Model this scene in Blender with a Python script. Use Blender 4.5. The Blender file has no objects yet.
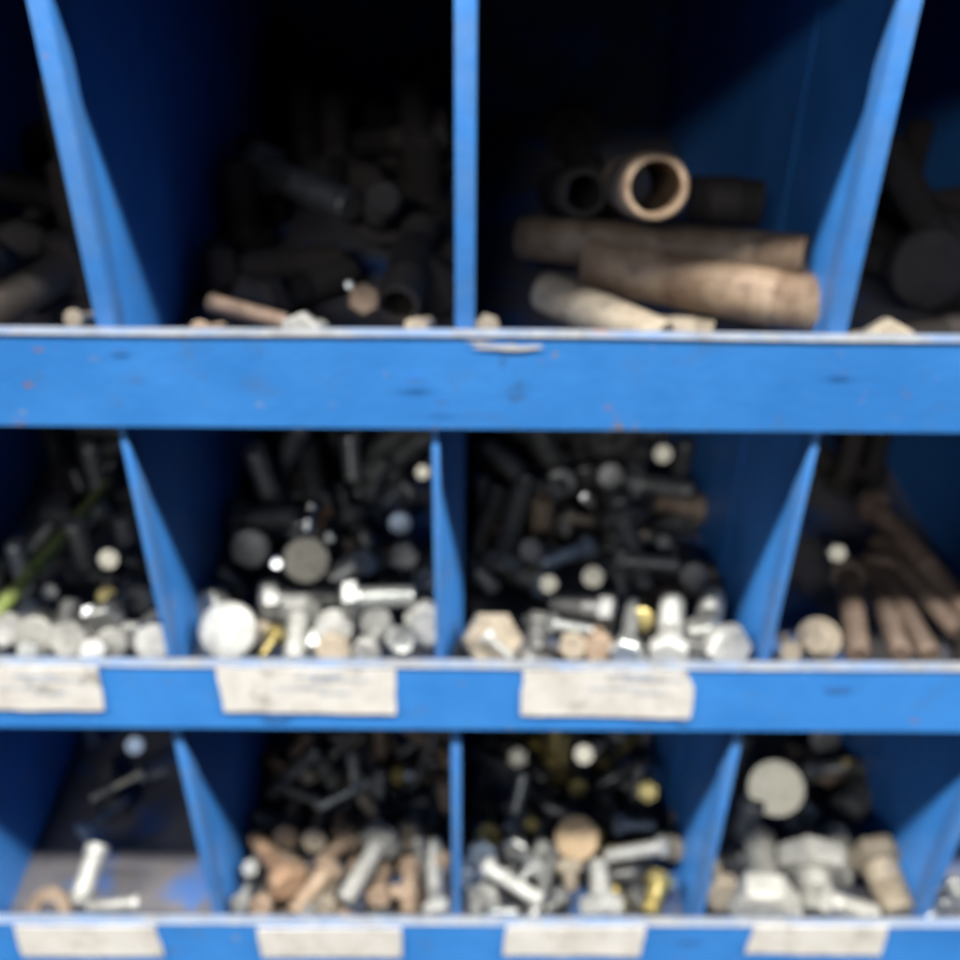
import bpy, bmesh, math, random
from mathutils import Vector, Matrix, Quaternion, noise
SC = bpy.context.scene
COL = SC.collection
R = math.radians

# ------------------------------------------------------------------ camera
FPX = 1050.0                                   # focal length in pixels of the 960 px photograph
PITCH, ROLL, YAW, DIST = R(34.3), R(0.72), R(0.55), 0.3009
_F0 = Vector((math.sin(YAW)*math.cos(PITCH), math.cos(YAW)*math.cos(PITCH), -math.sin(PITCH)))
_R0 = Vector((math.cos(YAW), -math.sin(YAW), 0))
_U0 = _R0.cross(_F0)
CF = _F0
CR = _R0*math.cos(ROLL) + _U0*math.sin(ROLL)
CU = -_R0*math.sin(ROLL) + _U0*math.cos(ROLL)
CAM = -CF*DIST
cam_d = bpy.data.cameras.new('camera'); cam = bpy.data.objects.new('camera', cam_d); COL.objects.link(cam)
cam.matrix_world = Matrix(((CR.x, CU.x, -CF.x, CAM.x), (CR.y, CU.y, -CF.y, CAM.y), (CR.z, CU.z, -CF.z, CAM.z), (0, 0, 0, 1)))
cam_d.sensor_width = 36; cam_d.lens = FPX/960*36
cam_d.clip_start = 0.01; cam_d.clip_end = 50
cam_d.dof.use_dof = True; cam_d.dof.focus_distance = 0.122; cam_d.dof.aperture_fstop = 21.0
SC.camera = cam

# ------------------------------------------------------------------ light: a row of ceiling tubes and two added fill lamps
SC.view_settings.view_transform = 'Standard'; SC.view_settings.look = 'None'
SC.view_settings.exposure = 0.0; SC.view_settings.gamma = 1
w = bpy.data.worlds.new('World'); SC.world = w; w.use_nodes = True
w.node_tree.nodes['Background'].inputs[0].default_value = (0.62, 0.63, 0.66, 1)
w.node_tree.nodes['Background'].inputs[1].default_value = 0.003
def area(name, loc, target, sx, sy, watts, col):
    d = bpy.data.lights.new(name, 'AREA'); d.shape = 'RECTANGLE'; d.size = sx; d.size_y = sy; d.energy = watts; d.color = col
    o = bpy.data.objects.new(name, d); COL.objects.link(o); o.location = loc
    o.rotation_euler = (Vector(target)-Vector(loc)).to_track_quat('-Z', 'Y').to_euler(); return o
area('ceiling_tube_light', (0, -1.02, 2.75), (0, 0, 0), 11.0, 0.15, 750, (1.0, 0.97, 0.92))
FAR = Vector((-0.85, -3.4, 1.75))
area('far_fill_light', FAR, (0, 0, -0.05), 1.3, 0.3, 38, (0.98, 0.98, 1.0))  # added fill lamp: lifts the bin interiors and makes metal heads gleam
area('side_fill_light', (-1.7, -2.1, 0.55), (0, 0, -0.05), 1.2, 1.0, 1.0, (0.93, 0.96, 1.0))  # weak fill added at the front left, not a real source

# ------------------------------------------------------------------ helpers
def ray(px, py):
    return (CF*FPX + CR*(px-480) - CU*(py-480)).normalized()
def on_y(px, py, y=0.0):
    d = ray(px, py); return CAM + d*((y-CAM.y)/d.y)
def on_z(px, py, z):
    d = ray(px, py); return CAM + d*((z-CAM.z)/d.z)
def tag(o, label=None, cat=None, group=None, kind=None):
    for k, v in (('label', label), ('category', cat), ('group', group), ('kind', kind)):
        if v: o[k] = v
    return o
def empty(name, loc=(0, 0, 0)):
    o = bpy.data.objects.new(name, None); COL.objects.link(o); o.location = loc; o.empty_display_size = 0.01; return o
def link(name, me, parent=None):
    o = bpy.data.objects.new(name, me); COL.objects.link(o)
    if parent: o.parent = parent
    return o
def mesh_of(name, bm, m, smooth=False, ang=38):
    me = bpy.data.meshes.new(name); bmesh.ops.recalc_face_normals(bm, faces=bm.faces); bm.to_mesh(me); bm.free()
    me.materials.append(m)
    if smooth:
        for p in me.polygons: p.use_smooth = True
        me.set_sharp_from_angle(angle=R(ang))
    return me
def box(bm, x0, x1, y0, y1, z0, z1, bev=0.0):
    r = bmesh.ops.create_cube(bm, size=1)
    bmesh.ops.scale(bm, vec=(x1-x0, y1-y0, z1-z0), verts=r['verts'])
    bmesh.ops.translate(bm, vec=((x0+x1)/2, (y0+y1)/2, (z0+z1)/2), verts=r['verts'])
    if bev > 0:
        es = list({e for v in r['verts'] for e in v.link_edges})
        bmesh.ops.bevel(bm, geom=es, offset=bev, segments=2, affect='EDGES', profile=0.5)
def lathe(bm, prof, seg=24, close_ends=True, hexa=None):
    """prof: list of (r, z); revolved about z"""
    rings = []
    for r, z in prof:
        rings.append([bm.verts.new((r*math.cos(2*math.pi*k/seg), r*math.sin(2*math.pi*k/seg), z)) for k in range(seg)])
    for a, b in zip(rings, rings[1:]):
        for k in range(seg):
            bm.faces.new((a[k], a[(k+1) % seg], b[(k+1) % seg], b[k]))
    if close_ends:
        bm.faces.new(list(reversed(rings[0]))); bm.faces.new(rings[-1])
    return rings

# ------------------------------------------------------------------ materials
class NT:
    def __init__(s, name):
        s.m = bpy.data.materials.new(name); s.m.use_nodes = True; s.t = s.m.node_tree; s.b = s.t.nodes['Principled BSDF']
        s.tc = s.t.nodes.new('ShaderNodeTexCoord')
    def n(s, typ, **kw):
        x = s.t.nodes.new(typ)
        for k, v in kw.items(): setattr(x, k, v)
        return x
    def l(s, a, b): s.t.links.new(a, b)
    def noise(s, scale, detail=4, rough=0.6, vec=None, coord='Object', sc=None):
        x = s.n('ShaderNodeTexNoise'); x.inputs['Scale'].default_value = scale; x.inputs['Detail'].default_value = detail; x.inputs['Roughness'].default_value = rough
        src = vec or s.tc.outputs[coord]
        if sc:
            mp = s.n('ShaderNodeMapping'); mp.inputs['Scale'].default_value = sc; s.l(src, mp.inputs[0]); src = mp.outputs[0]
        s.l(src, x.inputs['Vector']); return x.outputs[0]
    def ramp(s, fac, stops):
        x = s.n('ShaderNodeValToRGB'); e = x.color_ramp.elements
        while len(e) < len(stops): e.new(0.5)
        for q, (p, c) in zip(e, stops):
            q.position = p; q.color = (c if isinstance(c, tuple) else (c, c, c)) + (1,)
        s.l(fac, x.inputs[0]); return x.outputs[0]
    def mix(s, fac, a, b, mode='MIX'):
        x = s.n('ShaderNodeMix'); x.data_type = 'RGBA'; x.blend_type = mode
        for sock, v in ((x.inputs[0], fac), (x.inputs[6], a), (x.inputs[7], b)):
            if isinstance(v, (int, float)): sock.default_value = v
            elif isinstance(v, tuple): sock.default_value = v + (1,)
            else: s.l(v, sock)
        return x.outputs[2]
    def bump(s, h, strength, dist=0.001):
        x = s.n('ShaderNodeBump'); x.inputs['Strength'].default_value = strength; x.inputs['Distance'].default_value = dist
        s.l(h, x.inputs['Height']); s.l(x.outputs[0], s.b.inputs['Normal'])
    def set(s, **kw):
        for k, v in kw.items():
            i = s.b.inputs[k.replace('_', ' ')]
            if isinstance(v, (int, float)): i.default_value = v
            elif isinstance(v, tuple): i.default_value = v + (1,)
            else: s.l(v, i)
BLUE = (0.030, 0.190, 0.630)
def paint(name, worn, grime=0.5):
    """blue enamel; worn = how much of it is rubbed through to grey metal, rust and dust"""
    t = NT(name)
    big = t.noise(22, 3, 0.6); fine = t.noise(260, 5, 0.65); mid = t.noise(75, 5, 0.7)
    c = t.mix(t.ramp(big, [(0.3, 0.0), (0.7, 1.0)]), (0.034, 0.205, 0.600), (0.056, 0.275, 0.750))
    c = t.mix(t.ramp(mid, [(0.56, 0.0), (0.68, 0.55*grime)]), c, (0.10, 0.15, 0.22))
    c = t.mix(t.ramp(t.noise(55, 6, 0.75, sc=(1, 1, 0.5)), [(0.66, 0.0), (0.70, 0.85*grime)]), c, (0.045, 0.060, 0.075))
    chips = t.ramp(t.noise(120, 6, 0.7), [(0.64-worn*0.28, 0.0), (0.68-worn*0.22, 1.0)])
    c = t.mix(chips, c, t.mix(t.ramp(t.noise(90, 3, 0.6), [(0.42, 0.0), (0.60, 1.0)]), (0.30, 0.34, 0.40), (0.24, 0.20, 0.17)))
    rust = t.ramp(t.noise(150, 4, 0.6, sc=(0.5, 1, 1)), [(0.69-worn*0.07, 0.0), (0.74-worn*0.07, 1.0)])
    c = t.mix(rust, c, (0.30, 0.14, 0.06))
    t.set(Base_Color=c, Roughness=t.mix(chips, 0.42, 0.6) if False else 0.42, Specular_IOR_Level=0.45)
    t.bump(fine, 0.25, 0.0006)
    return t.m
M = {}
M['paint'] = paint('blue_enamel', 0.0, 0.5)
def worn(name, g1, g2, blue, amt, rust_at):
    t = NT(name)
    c = t.mix(t.ramp(t.noise(170, 5, 0.7), [(0.35, 0.0), (0.65, 1.0)]), g1, g2)
    c = t.mix(t.ramp(t.noise(48, 5, 0.75), [(0.40, 0.0), (0.66, amt)]), c, blue)
    c = t.mix(t.ramp(t.noise(70, 5, 0.7, sc=(0.8, 1, 1)), [(rust_at, 0.0), (rust_at+0.04, 0.85)]), c, (0.34, 0.17, 0.08))
    t.set(Base_Color=c, Roughness=0.5); t.bump(t.noise(260, 5, 0.7), 0.3, 0.0005); return t.m
M['edge'] = worn('rubbed_lip_edge', (0.25, 0.26, 0.27), (0.16, 0.17, 0.185), (0.10, 0.20, 0.40), 0.7, 0.62)
M['hem'] = worn('scuffed_divider_edge', (0.045, 0.21, 0.58), (0.035, 0.18, 0.52), (0.12, 0.19, 0.30), 0.4, 0.67)
t = NT('scraped_grimy_shaded_enamel')
c = t.mix(t.ramp(t.noise(38, 5, 0.6), [(0.50, 0.0), (0.62, 1.0)]), t.mix(t.ramp(t.noise(90, 4, 0.7), [(0.35, 0.0), (0.65, 1.0)]), (0.130, 0.130, 0.150), (0.185, 0.170, 0.165)), (0.070, 0.16, 0.40))
t.set(Base_Color=c, Roughness=0.6); t.bump(t.noise(300, 4, 0.7), 0.3, 0.0005); M['floor'] = t.m
def metal(name, c1, c2, rough, met, dirt=(0.05, 0.045, 0.04), dirt_amt=0.4, sc=90):
    t = NT(name); oi = t.n('ShaderNodeObjectInfo')
    va = t.n('ShaderNodeVectorMath'); va.operation = 'ADD'
    cm = t.n('ShaderNodeCombineXYZ'); 
    for i in range(3): t.l(oi.outputs['Random'], cm.inputs[i])
    s2 = t.n('ShaderNodeVectorMath'); s2.operation = 'SCALE'; s2.inputs['Scale'].default_value = 3.0; t.l(cm.outputs[0], s2.inputs[0])
    t.l(t.tc.outputs['Object'], va.inputs[0]); t.l(s2.outputs[0], va.inputs[1])
    n1 = t.noise(sc, 4, 0.65, vec=va.outputs[0]); n2 = t.noise(sc*3, 5, 0.7, vec=va.outputs[0])
    c = t.mix(t.ramp(n1, [(0.35, 0.0), (0.65, 1.0)]), c1, c2)
    c = t.mix(t.ramp(n2, [(0.48, 0.0), (0.66, dirt_amt)]), c, dirt)
    v = t.n('ShaderNodeMapRange'); v.inputs[3].default_value = 0.62; v.inputs[4].default_value = 1.15; t.l(oi.outputs['Random'], v.inputs[0])
    hs = t.n('ShaderNodeHueSaturation'); t.l(v.outputs[0], hs.inputs['Value']); t.l(c, hs.inputs['Color'])
    t.set(Base_Color=hs.outputs[0], Metallic=met, Roughness=rough)
    t.bump(n2, 0.35, 0.0005)
    return t.m
M['zinc'] = metal('bright_zinc', (0.62, 0.63, 0.60), (0.42, 0.44, 0.43), 0.34, 0.75, dirt_amt=0.35)
M['chrome'] = metal('polished_zinc', (0.85, 0.85, 0.82), (0.75, 0.76, 0.74), 0.2, 0.95, dirt_amt=0.1)
M['copper'] = metal('copper_tinted_steel', (0.50, 0.36, 0.22), (0.42, 0.30, 0.16), 0.5, 0.3, dirt_amt=0.25)
M['grey'] = metal('grey_galvanised_steel', (0.44, 0.435, 0.40), (0.32, 0.315, 0.285), 0.5, 0.3, dirt_amt=0.4)
M['shine'] = metal('flat_bright_steel', (0.62, 0.585, 0.47), (0.54, 0.51, 0.41), 0.42, 0.85, dirt_amt=0.3)
M['umber'] = metal('dark_brown_steel', (0.24, 0.17, 0.125), (0.13, 0.09, 0.065), 0.65, 0.1, dirt=(0.06, 0.04, 0.03), dirt_amt=0.6)
M['dull'] = metal('dull_zinc', (0.36, 0.36, 0.34), (0.20, 0.205, 0.20), 0.42, 0.6, dirt_amt=0.5)
M['white'] = metal('white_zinc', (0.52, 0.52, 0.49), (0.37, 0.37, 0.345), 0.5, 0.3, dirt_amt=0.35)
M['dark'] = metal('black_oxide', (0.12, 0.12, 0.12), (0.21, 0.21, 0.205), 0.42, 0.6, dirt_amt=0.4)
M['gold'] = metal('yellow_zinc', (0.55, 0.44, 0.17), (0.36, 0.31, 0.14), 0.35, 0.75, dirt_amt=0.3)
M['brown'] = metal('brown_rusty_steel', (0.35, 0.265, 0.19), (0.22, 0.155, 0.105), 0.65, 0.15, dirt=(0.10, 0.06, 0.04), dirt_amt=0.6)
M['rust'] = metal('rusty_steel', (0.33, 0.215, 0.13), (0.23, 0.145, 0.09), 0.75, 0.1, dirt=(0.12, 0.05, 0.03), dirt_amt=0.6)
M['pipe'] = metal('weathered_pipe_steel', (0.36, 0.27, 0.185), (0.20, 0.13, 0.08), 0.6, 0.1, dirt=(0.11, 0.06, 0.04), dirt_amt=0.7, sc=60)
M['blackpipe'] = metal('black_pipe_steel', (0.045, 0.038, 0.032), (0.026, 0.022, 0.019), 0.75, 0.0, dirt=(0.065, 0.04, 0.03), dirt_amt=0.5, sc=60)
M['tan'] = metal('tan_dusty_steel', (0.38, 0.33, 0.25), (0.28, 0.23, 0.17), 0.65, 0.1, dirt_amt=0.4)
M['bluezinc'] = metal('blue_tinted_zinc', (0.26, 0.34, 0.46), (0.33, 0.39, 0.47), 0.4, 0.5, dirt_amt=0.3)
M['green'] = metal('green_painted_rod', (0.27, 0.40, 0.08), (0.30, 0.32, 0.12), 0.5, 0.0, dirt=(0.10, 0.08, 0.05), dirt_amt=0.8, sc=60)
t = NT('paper'); 
c = t.mix(t.ramp(t.noise(60, 4, 0.7), [(0.42, 0.0), (0.70, 0.8)]), (0.72, 0.70, 0.66), (0.50, 0.46, 0.41))
c = t.mix(t.ramp(t.noise(52, 5, 0.8), [(0.57, 0.0), (0.66, 0.85)]), c, (0.33, 0.30, 0.26))
t.set(Base_Color=c, Roughness=0.75); M['paper'] = t.m
t = NT('faded_blue_print'); t.set(Base_Color=(0.34, 0.46, 0.66), Roughness=0.8); M['ink'] = t.m
t = NT('bare_chipped_primer'); t.set(Base_Color=(0.50, 0.50, 0.48), Roughness=0.7); M['chip'] = t.m
t = NT('grease_smudge'); t.set(Base_Color=(0.045, 0.17, 0.45), Roughness=0.5); M['smudge'] = t.m

# ------------------------------------------------------------------ the rack
# front face on the plane y = 0; measured heights of the three lips
Z1, Z2, Z3 = on_y(480, 335).z, on_y(480, 666).z, on_y(480, 923).z     # top edges of the front lips
B1, B2 = on_y(480, 433).z, on_y(480, 730).z                         # bottom edges of the first two lips
B3 = Z3-(Z2-B2)-0.001
TOPZ = Z1+0.097                                                     # underside of the lip above the top row
DEPTH, SH = 0.30, 0.0012
XL, XR = -0.315, 0.315
FLOOR = {1: B1+0.0015, 2: B2+0.0015, 3: B3+0.0015}
LIP = {1: Z1, 2: Z2, 3: Z3}
CEIL = {1: TOPZ, 2: B1, 3: B2}
def build_rack():
    rack = empty('bolt_bin_rack', (0, DEPTH/2, B3-0.1))
    tag(rack, 'blue enamelled steel bolt bin rack with three rows of open bins', 'storage rack')
    def part(name, bm, m, parent=rack, smooth=False, ang=38):
        me = mesh_of(name, bm, m, smooth, ang)
        for v in me.vertices: v.co -= rack.location
        return link(name, me, parent)
    def shelf(ztop, zbot, lipdepth=0.0034):
        bm = bmesh.new(); box(bm, XL, XR, 0.0034, DEPTH, zbot+0.0002, zbot+0.0002+SH)
        s = part('shelf', bm, M['floor'])
        bm = bmesh.new()                                   # the front lip: a sheet with a folded hem, cut into short lengths so that it can be a little bent
        n = 60
        lean = 0.0021 if zbot == B1 else 0.0002  # first lip tilted under so that its face takes less light
        prof = [(lean, zbot), (-0.0002, ztop-0.0016), (-0.0008, ztop-0.0004), (0.0004, ztop), (0.0030, ztop), (0.0040, ztop-0.0008), (0.0040, ztop-0.008), (0.0024, ztop-0.008), (0.0012, ztop-0.009), (lean+0.0010, zbot)]
        rings = []
        for i in range(n+1):
            x = XL+(XR-XL)*i/n
            dz = 0.0005*noise.noise(Vector((x*14, ztop*30, 0))); dy = 0.0004*noise.noise(Vector((x*20, ztop*30, 5)))
            rings.append([bm.verts.new((x, y+(dy if z > zbot+0.001 else 0), z+(dz if z > ztop-0.02 else 0))) for y, z in prof])
        k = len(prof)
        for a, b in zip(rings, rings[1:]):
            for j in range(k):
                f = bm.faces.new((a[j], a[(j+1) % k], b[(j+1) % k], b[j]))
                f.material_index = 1 if j in (1, 2, 3, 4) else 0
        bm.faces.new(rings[0]); bm.faces.new(list(reversed(rings[-1])))
        lip = part('front_lip', bm, M['paint'], s, True, 12); lip.data.materials.append(M['edge'])
        return lip
    lips = {1: shelf(Z1, B1), 2: shelf(Z2, B2), 3: shelf(Z3, B3)}
    shelf(TOPZ+0.033, TOPZ)
    zlow = B3-0.10; shelf(zlow, zlow-0.033)
    # dividers: thin sheets with a folded front edge and a pressed crease
    specs = {1: [((20, 0), (85, 320), 1), ((465, 0), (465, 320), 0), ((937, 0), (852, 325), -1)],
             2: [((104, 430), (167, 655), 1), ((434, 435), (439, 655), 0), ((826, 438), (778, 655), -1)],
             3: [((163, 733), (210, 912), 1), ((456, 733), (456, 915), 0), ((745, 733), (712, 915), -1)]}
    XS = {}
    for row, sp in specs.items():
        H = {1: 0.0052, 2: 0.0022, 3: 0.0034}[row]
        xs = []
        for (a, b, side) in sp:
            x = (on_y(*a).x + on_y(*b).x)/2
            xs.append(x + side*H/2)
        wl = (xs[2]-xs[0])/2
        xs = [xs[0]-wl] + xs + [xs[2]+wl if row < 3 else 0.1835]
        XS[row] = xs
        z0, z1 = FLOOR[row], (CEIL[row] if row > 1 else TOPZ)
        for i, x in enumerate(xs):
            bm = bmesh.new()
            if row == 2 and i == 2:            # this one has its front bent over to the left
                path = [(x, 0.0112), (x+0.0068, 0.034), (x+0.0080, DEPTH-0.0015)]
                rows = [[bm.verts.new((px+dx, py, z)) for px, py in path for dx in (-0.0007, 0.0007)] for z in (z0+0.0002, z1-0.0002)]
                for a, b in ((0, 2), (2, 4), (3, 1), (5, 3), (1, 0), (4, 5)): bm.faces.new((rows[0][a], rows[0][b], rows[1][b], rows[1][a]))
                for q in rows: bm.faces.new((q[0], q[1], q[3], q[2])); bm.faces.new((q[2], q[3], q[5], q[4]))
            else: box(bm, x-0.0007, x+0.0007, 0.0112, DEPTH-0.0015, z0+0.0002, z1-0.0002)
            d = part('divider', bm, M['paint'])
            bm = bmesh.new(); box(bm, x-H/2, x+H/2, 0.0044, 0.0132, z0+0.0003, z1-0.0003, 0.0008)
            part('folded_edge', bm, M['hem'], d, True)
            if row == 2 and i == 2: continue
            bm = bmesh.new()
            prof = [(0.0673, 0.00085), (0.0685, 0.0013), (0.0697, 0.00085)]
            for s in (1, -1):
                ps = [[bm.verts.new((x+s*q, y, z)) for y, q in prof] for z in (z0+0.001, z1-0.001)]
                for i in (0, 1): bm.faces.new((ps[0][i], ps[0][i+1], ps[1][i+1], ps[1][i]))
            part('crease', bm, M['paint'], d, True)
    for nm, x0, x1 in (('side_panel', XL-0.0015, XL), ('side_panel', XR, XR+0.0015)):
        bm = bmesh.new(); box(bm, x0, x1, 0.0, DEPTH+0.0012, zlow-0.033, TOPZ+0.033); part(nm, bm, M['paint'])
    bm = bmesh.new(); box(bm, XL, XR, DEPTH+0.0002, DEPTH+0.0014, zlow-0.033, TOPZ+0.033); part('back_panel', bm, M['floor'])  # darker floor enamel used here as painted shade, muting light on the back
    # worn paper stickers glued to the lips
    stickers = [(2, [(-52, 666), (97, 667), (104, 710), (-50, 709)], 'worn white paper sticker with frayed right edge'),
                (2, [(216, 668), (396, 669), (396, 714), (224, 711)], 'white paper sticker stained grey along its left end'),
                (2, [(523, 671), (686, 671), (694, 688), (690, 718), (521, 715)], 'white paper sticker with one clipped upper corner'),
                (3, [(14, 926), (155, 926), (164, 956), (23, 956)], 'blank cream paper sticker slanting to the right'),
                (3, [(257, 928), (401, 928), (402, 957), (262, 957)], 'blank cream paper sticker with straight ends'),
                (3, [(507, 927), (646, 927), (640, 956), (503, 955)], 'blank cream paper sticker slanting to the left'),
                (3, [(755, 924), (889, 924), (880, 955), (745, 953)], 'blank cream paper sticker with ragged left corner')]
    rnd = random.Random(4)
    for row, pts, lab in stickers:
        out = []
        for i, a in enumerate(pts):
            b = pts[(i+1) % len(pts)]
            n = max(2, int(math.dist(a, b)/9))
            for k in range(n):
                f = k/n; q = on_y(a[0]+(b[0]-a[0])*f, a[1]+(b[1]-a[1])*f, -0.0006)
                j = 0.00022 if k else 0
                out.append((q.x+rnd.uniform(-j, j)*1.6, min(q.z+rnd.uniform(-j, j), LIP[row]-0.0002)))
        bm = bmesh.new()
        fr = [bm.verts.new((x, -0.00085+0.0003*noise.noise(Vector((x*60, z*60, 0))), z)) for x, z in out]
        bk = [bm.verts.new((x, -0.0004, z)) for x, z in out]
        bm.faces.new(fr); bm.faces.new(list(reversed(bk)))
        for i in range(len(out)): j = (i+1) % len(out); bm.faces.new((fr[i], fr[j], bk[j], bk[i]))
        s = part('paper_sticker', bm, M['paper'], lips[row]); s['label'] = lab
        if row == 2:      # traces of faded print near the top edge: too worn to be read
            s.data.materials.append(M['ink'])
            bm = bmesh.new(); bm.from_mesh(s.data)
            cx = sum(p[0] for p in pts)/len(pts)
            for (u, v, ww, hh) in [(10, 676, 44, 2.2), (32, 680, 60, 1.6), (-8, 688, 50, 1.4), (26, 693, 30, 1.6)]:
                p = on_y(cx+u-ww/2, v, -0.0015); q = on_y(cx+u+ww/2, v+hh, -0.0015)
                x = p.x
                while x < q.x:
                    l = rnd.uniform(0.0006, 0.0022)
                    vs = [bm.verts.new(Vector((X, -0.0012, Z))-rack.location) for X, Z in ((x, p.z), (min(x+l, q.x), p.z+rnd.uniform(-1, 1)*0.0002), (min(x+l, q.x), q.z), (x, q.z))]
                    bm.faces.new(vs).material_index = 1
                    x += l+rnd.uniform(0.0003, 0.0012)
            bm.to_mesh(s.data); bm.free()
    for row, px, py, ww, hh, m in [(1, 508, 347, 62, 6, 'chip'), (1, 480, 342, 30, 3, 'chip'), (1, 416, 381, 26, 6, 'smudge'), (1, 441, 402, 16, 5, 'smudge'), (1, 120, 350, 18, 4, 'smudge'),
                                (2, 276, 718, 34, 8, 'smudge'), (2, 838, 690, 30, 7, 'smudge'), (2, 860, 672, 90, 3, 'smudge'), (2, 683, 722, 14, 7, 'smudge'), (3, 690, 942, 26, 4, 'smudge'), (1, 842, 372, 20, 5, 'smudge')]:
        bm = bmesh.new(); vs = []
        for k in range(22):
            a = 2*math.pi*k/22; f = 1+rnd.uniform(-0.45, 0.25)
            q = on_y(px+math.cos(a)*ww/2*f, py+math.sin(a)*hh/2*f, -0.0004); vs.append(bm.verts.new((q.x, -0.00045, q.z)))
        bm.faces.new(vs); part('paint_chip' if m == 'chip' else 'grease_smudge', bm, M[m], lips[row])
    return XS
XS = build_rack()
# ------------------------------------------------------------------ fasteners
MM = 0.001
_cache = {}
def bolt_meshes(style, d, af, hh, L, m, thread=0.6):
    """origin under the head, head towards +z, shank towards -z; millimetres"""
    key = (style, d, af, hh, L, m, thread)
    if key in _cache: return _cache[key]
    d, af, hh, L = d*MM, af*MM, hh*MM, L*MM
    bm = bmesh.new()
    if style == 'hex':
        r = af/math.sqrt(3)
        lathe(bm, [(r*0.97, 0), (r, 0.0003), (r, hh*0.80), (r*0.985, hh*0.86), (r*0.87, hh)], 6)
        lathe(bm, [(af*0.47, -0.0005), (af*0.47, 0.0001)], 20)
        if af > 0.009: lathe(bm, [(af*0.42, hh-0.0001), (af*0.40, hh+0.0004), (af*0.30, hh+0.0002)], 20)
    elif style == 'round':
        R_ = af/2
        lathe(bm, [(R_*0.94, 0), (R_, 0.0005), (R_, hh*0.62), (R_*0.965, hh*0.80), (R_*0.85, hh*0.93), (R_*0.5, hh), (R_*0.1, hh*1.01)], 28)
    elif style == 'disc':
        R_ = af/2
        lathe(bm, [(R_*0.95, 0), (R_, 0.0005), (R_, hh*0.85), (R_*0.985, hh*0.95), (R_*0.95, hh), (R_*0.1, hh)], 28)
    elif style == 'flange':
        r = af/math.sqrt(3)
        lathe(bm, [(af*0.78, 0), (af*0.80, 0.0006), (af*0.74, 0.0014), (af*0.55, hh*0.35)], 28)
        lathe(bm, [(r, 0.0008), (r, hh*0.85), (r*0.87, hh)], 6)
    elif style == 'socket':
        R_ = af/2
        lathe(bm, [(R_*0.97, 0), (R_, 0.0004), (R_, hh*0.92), (R_*0.94, hh), (R_*0.60, hh), (R_*0.56, hh*0.5), (R_*0.1, hh*0.45)], 24)
    hm = mesh_of('head', bm, M[m], True, 19)
    bm = bmesh.new()
    r = d/2; zt = -L*(1-thread); p = 0.00125 if d > 0.006 else 0.001
    prof = [(r, 0.0)]
    if thread < 0.98: prof.append((r, zt))
    z = zt-0.0003
    while z > -L+0.0012:
        prof += [(r*0.99, z), (r*0.99, z-p*0.15), (r*0.86, z-p*0.5)]; z -= p
    prof += [(r*0.95, -L+0.0009), (r*0.80, -L)]
    lathe(bm, list(reversed(prof)), 16)
    sm = mesh_of('shank', bm, M[m], True)
    _cache[key] = (hm, sm); return _cache[key]
SPEC = {}       # filler kinds: style, d, af, head height, length, thread
SPEC['a'] = ('hex', 9.5, 15, 6.2, 22, 1.0)
SPEC['b'] = ('hex', 9.5, 15, 6.2, 34, 0.7)
SPEC['c'] = ('hex', 8, 13, 5.3, 26, 0.8)
SPEC['d'] = ('round', 8, 18, 4.5, 28, 0.7)
SPEC['e'] = ('hex', 6.5, 10.5, 4.3, 24, 0.8)
SPEC['f'] = ('hex', 6, 10, 4, 32, 0.6)
SPEC['g'] = ('hex', 12, 19, 7.5, 40, 0.6)
SPEC['h'] = ('hex', 12, 19, 7.5, 26, 0.9)
SPEC['i'] = ('hex', 9, 14, 6, 95, 0.3)
SPEC['j'] = ('hex', 14, 24, 9, 85, 0.35)
SPEC['k'] = ('round', 11, 24, 7, 60, 0.5)
MAT = {'z': 'zinc', 'u': 'dull', 'w': 'white', 'k': 'dark', 'g': 'gold', 'b': 'brown', 'r': 'rust', 't': 'tan', 'l': 'bluezinc', 'p': 'pipe', 'q': 'blackpipe', 'n': 'green', 'x': 'chrome', 'c': 'copper', 's': 'grey', 'y': 'shine', 'm': 'umber'}
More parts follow.
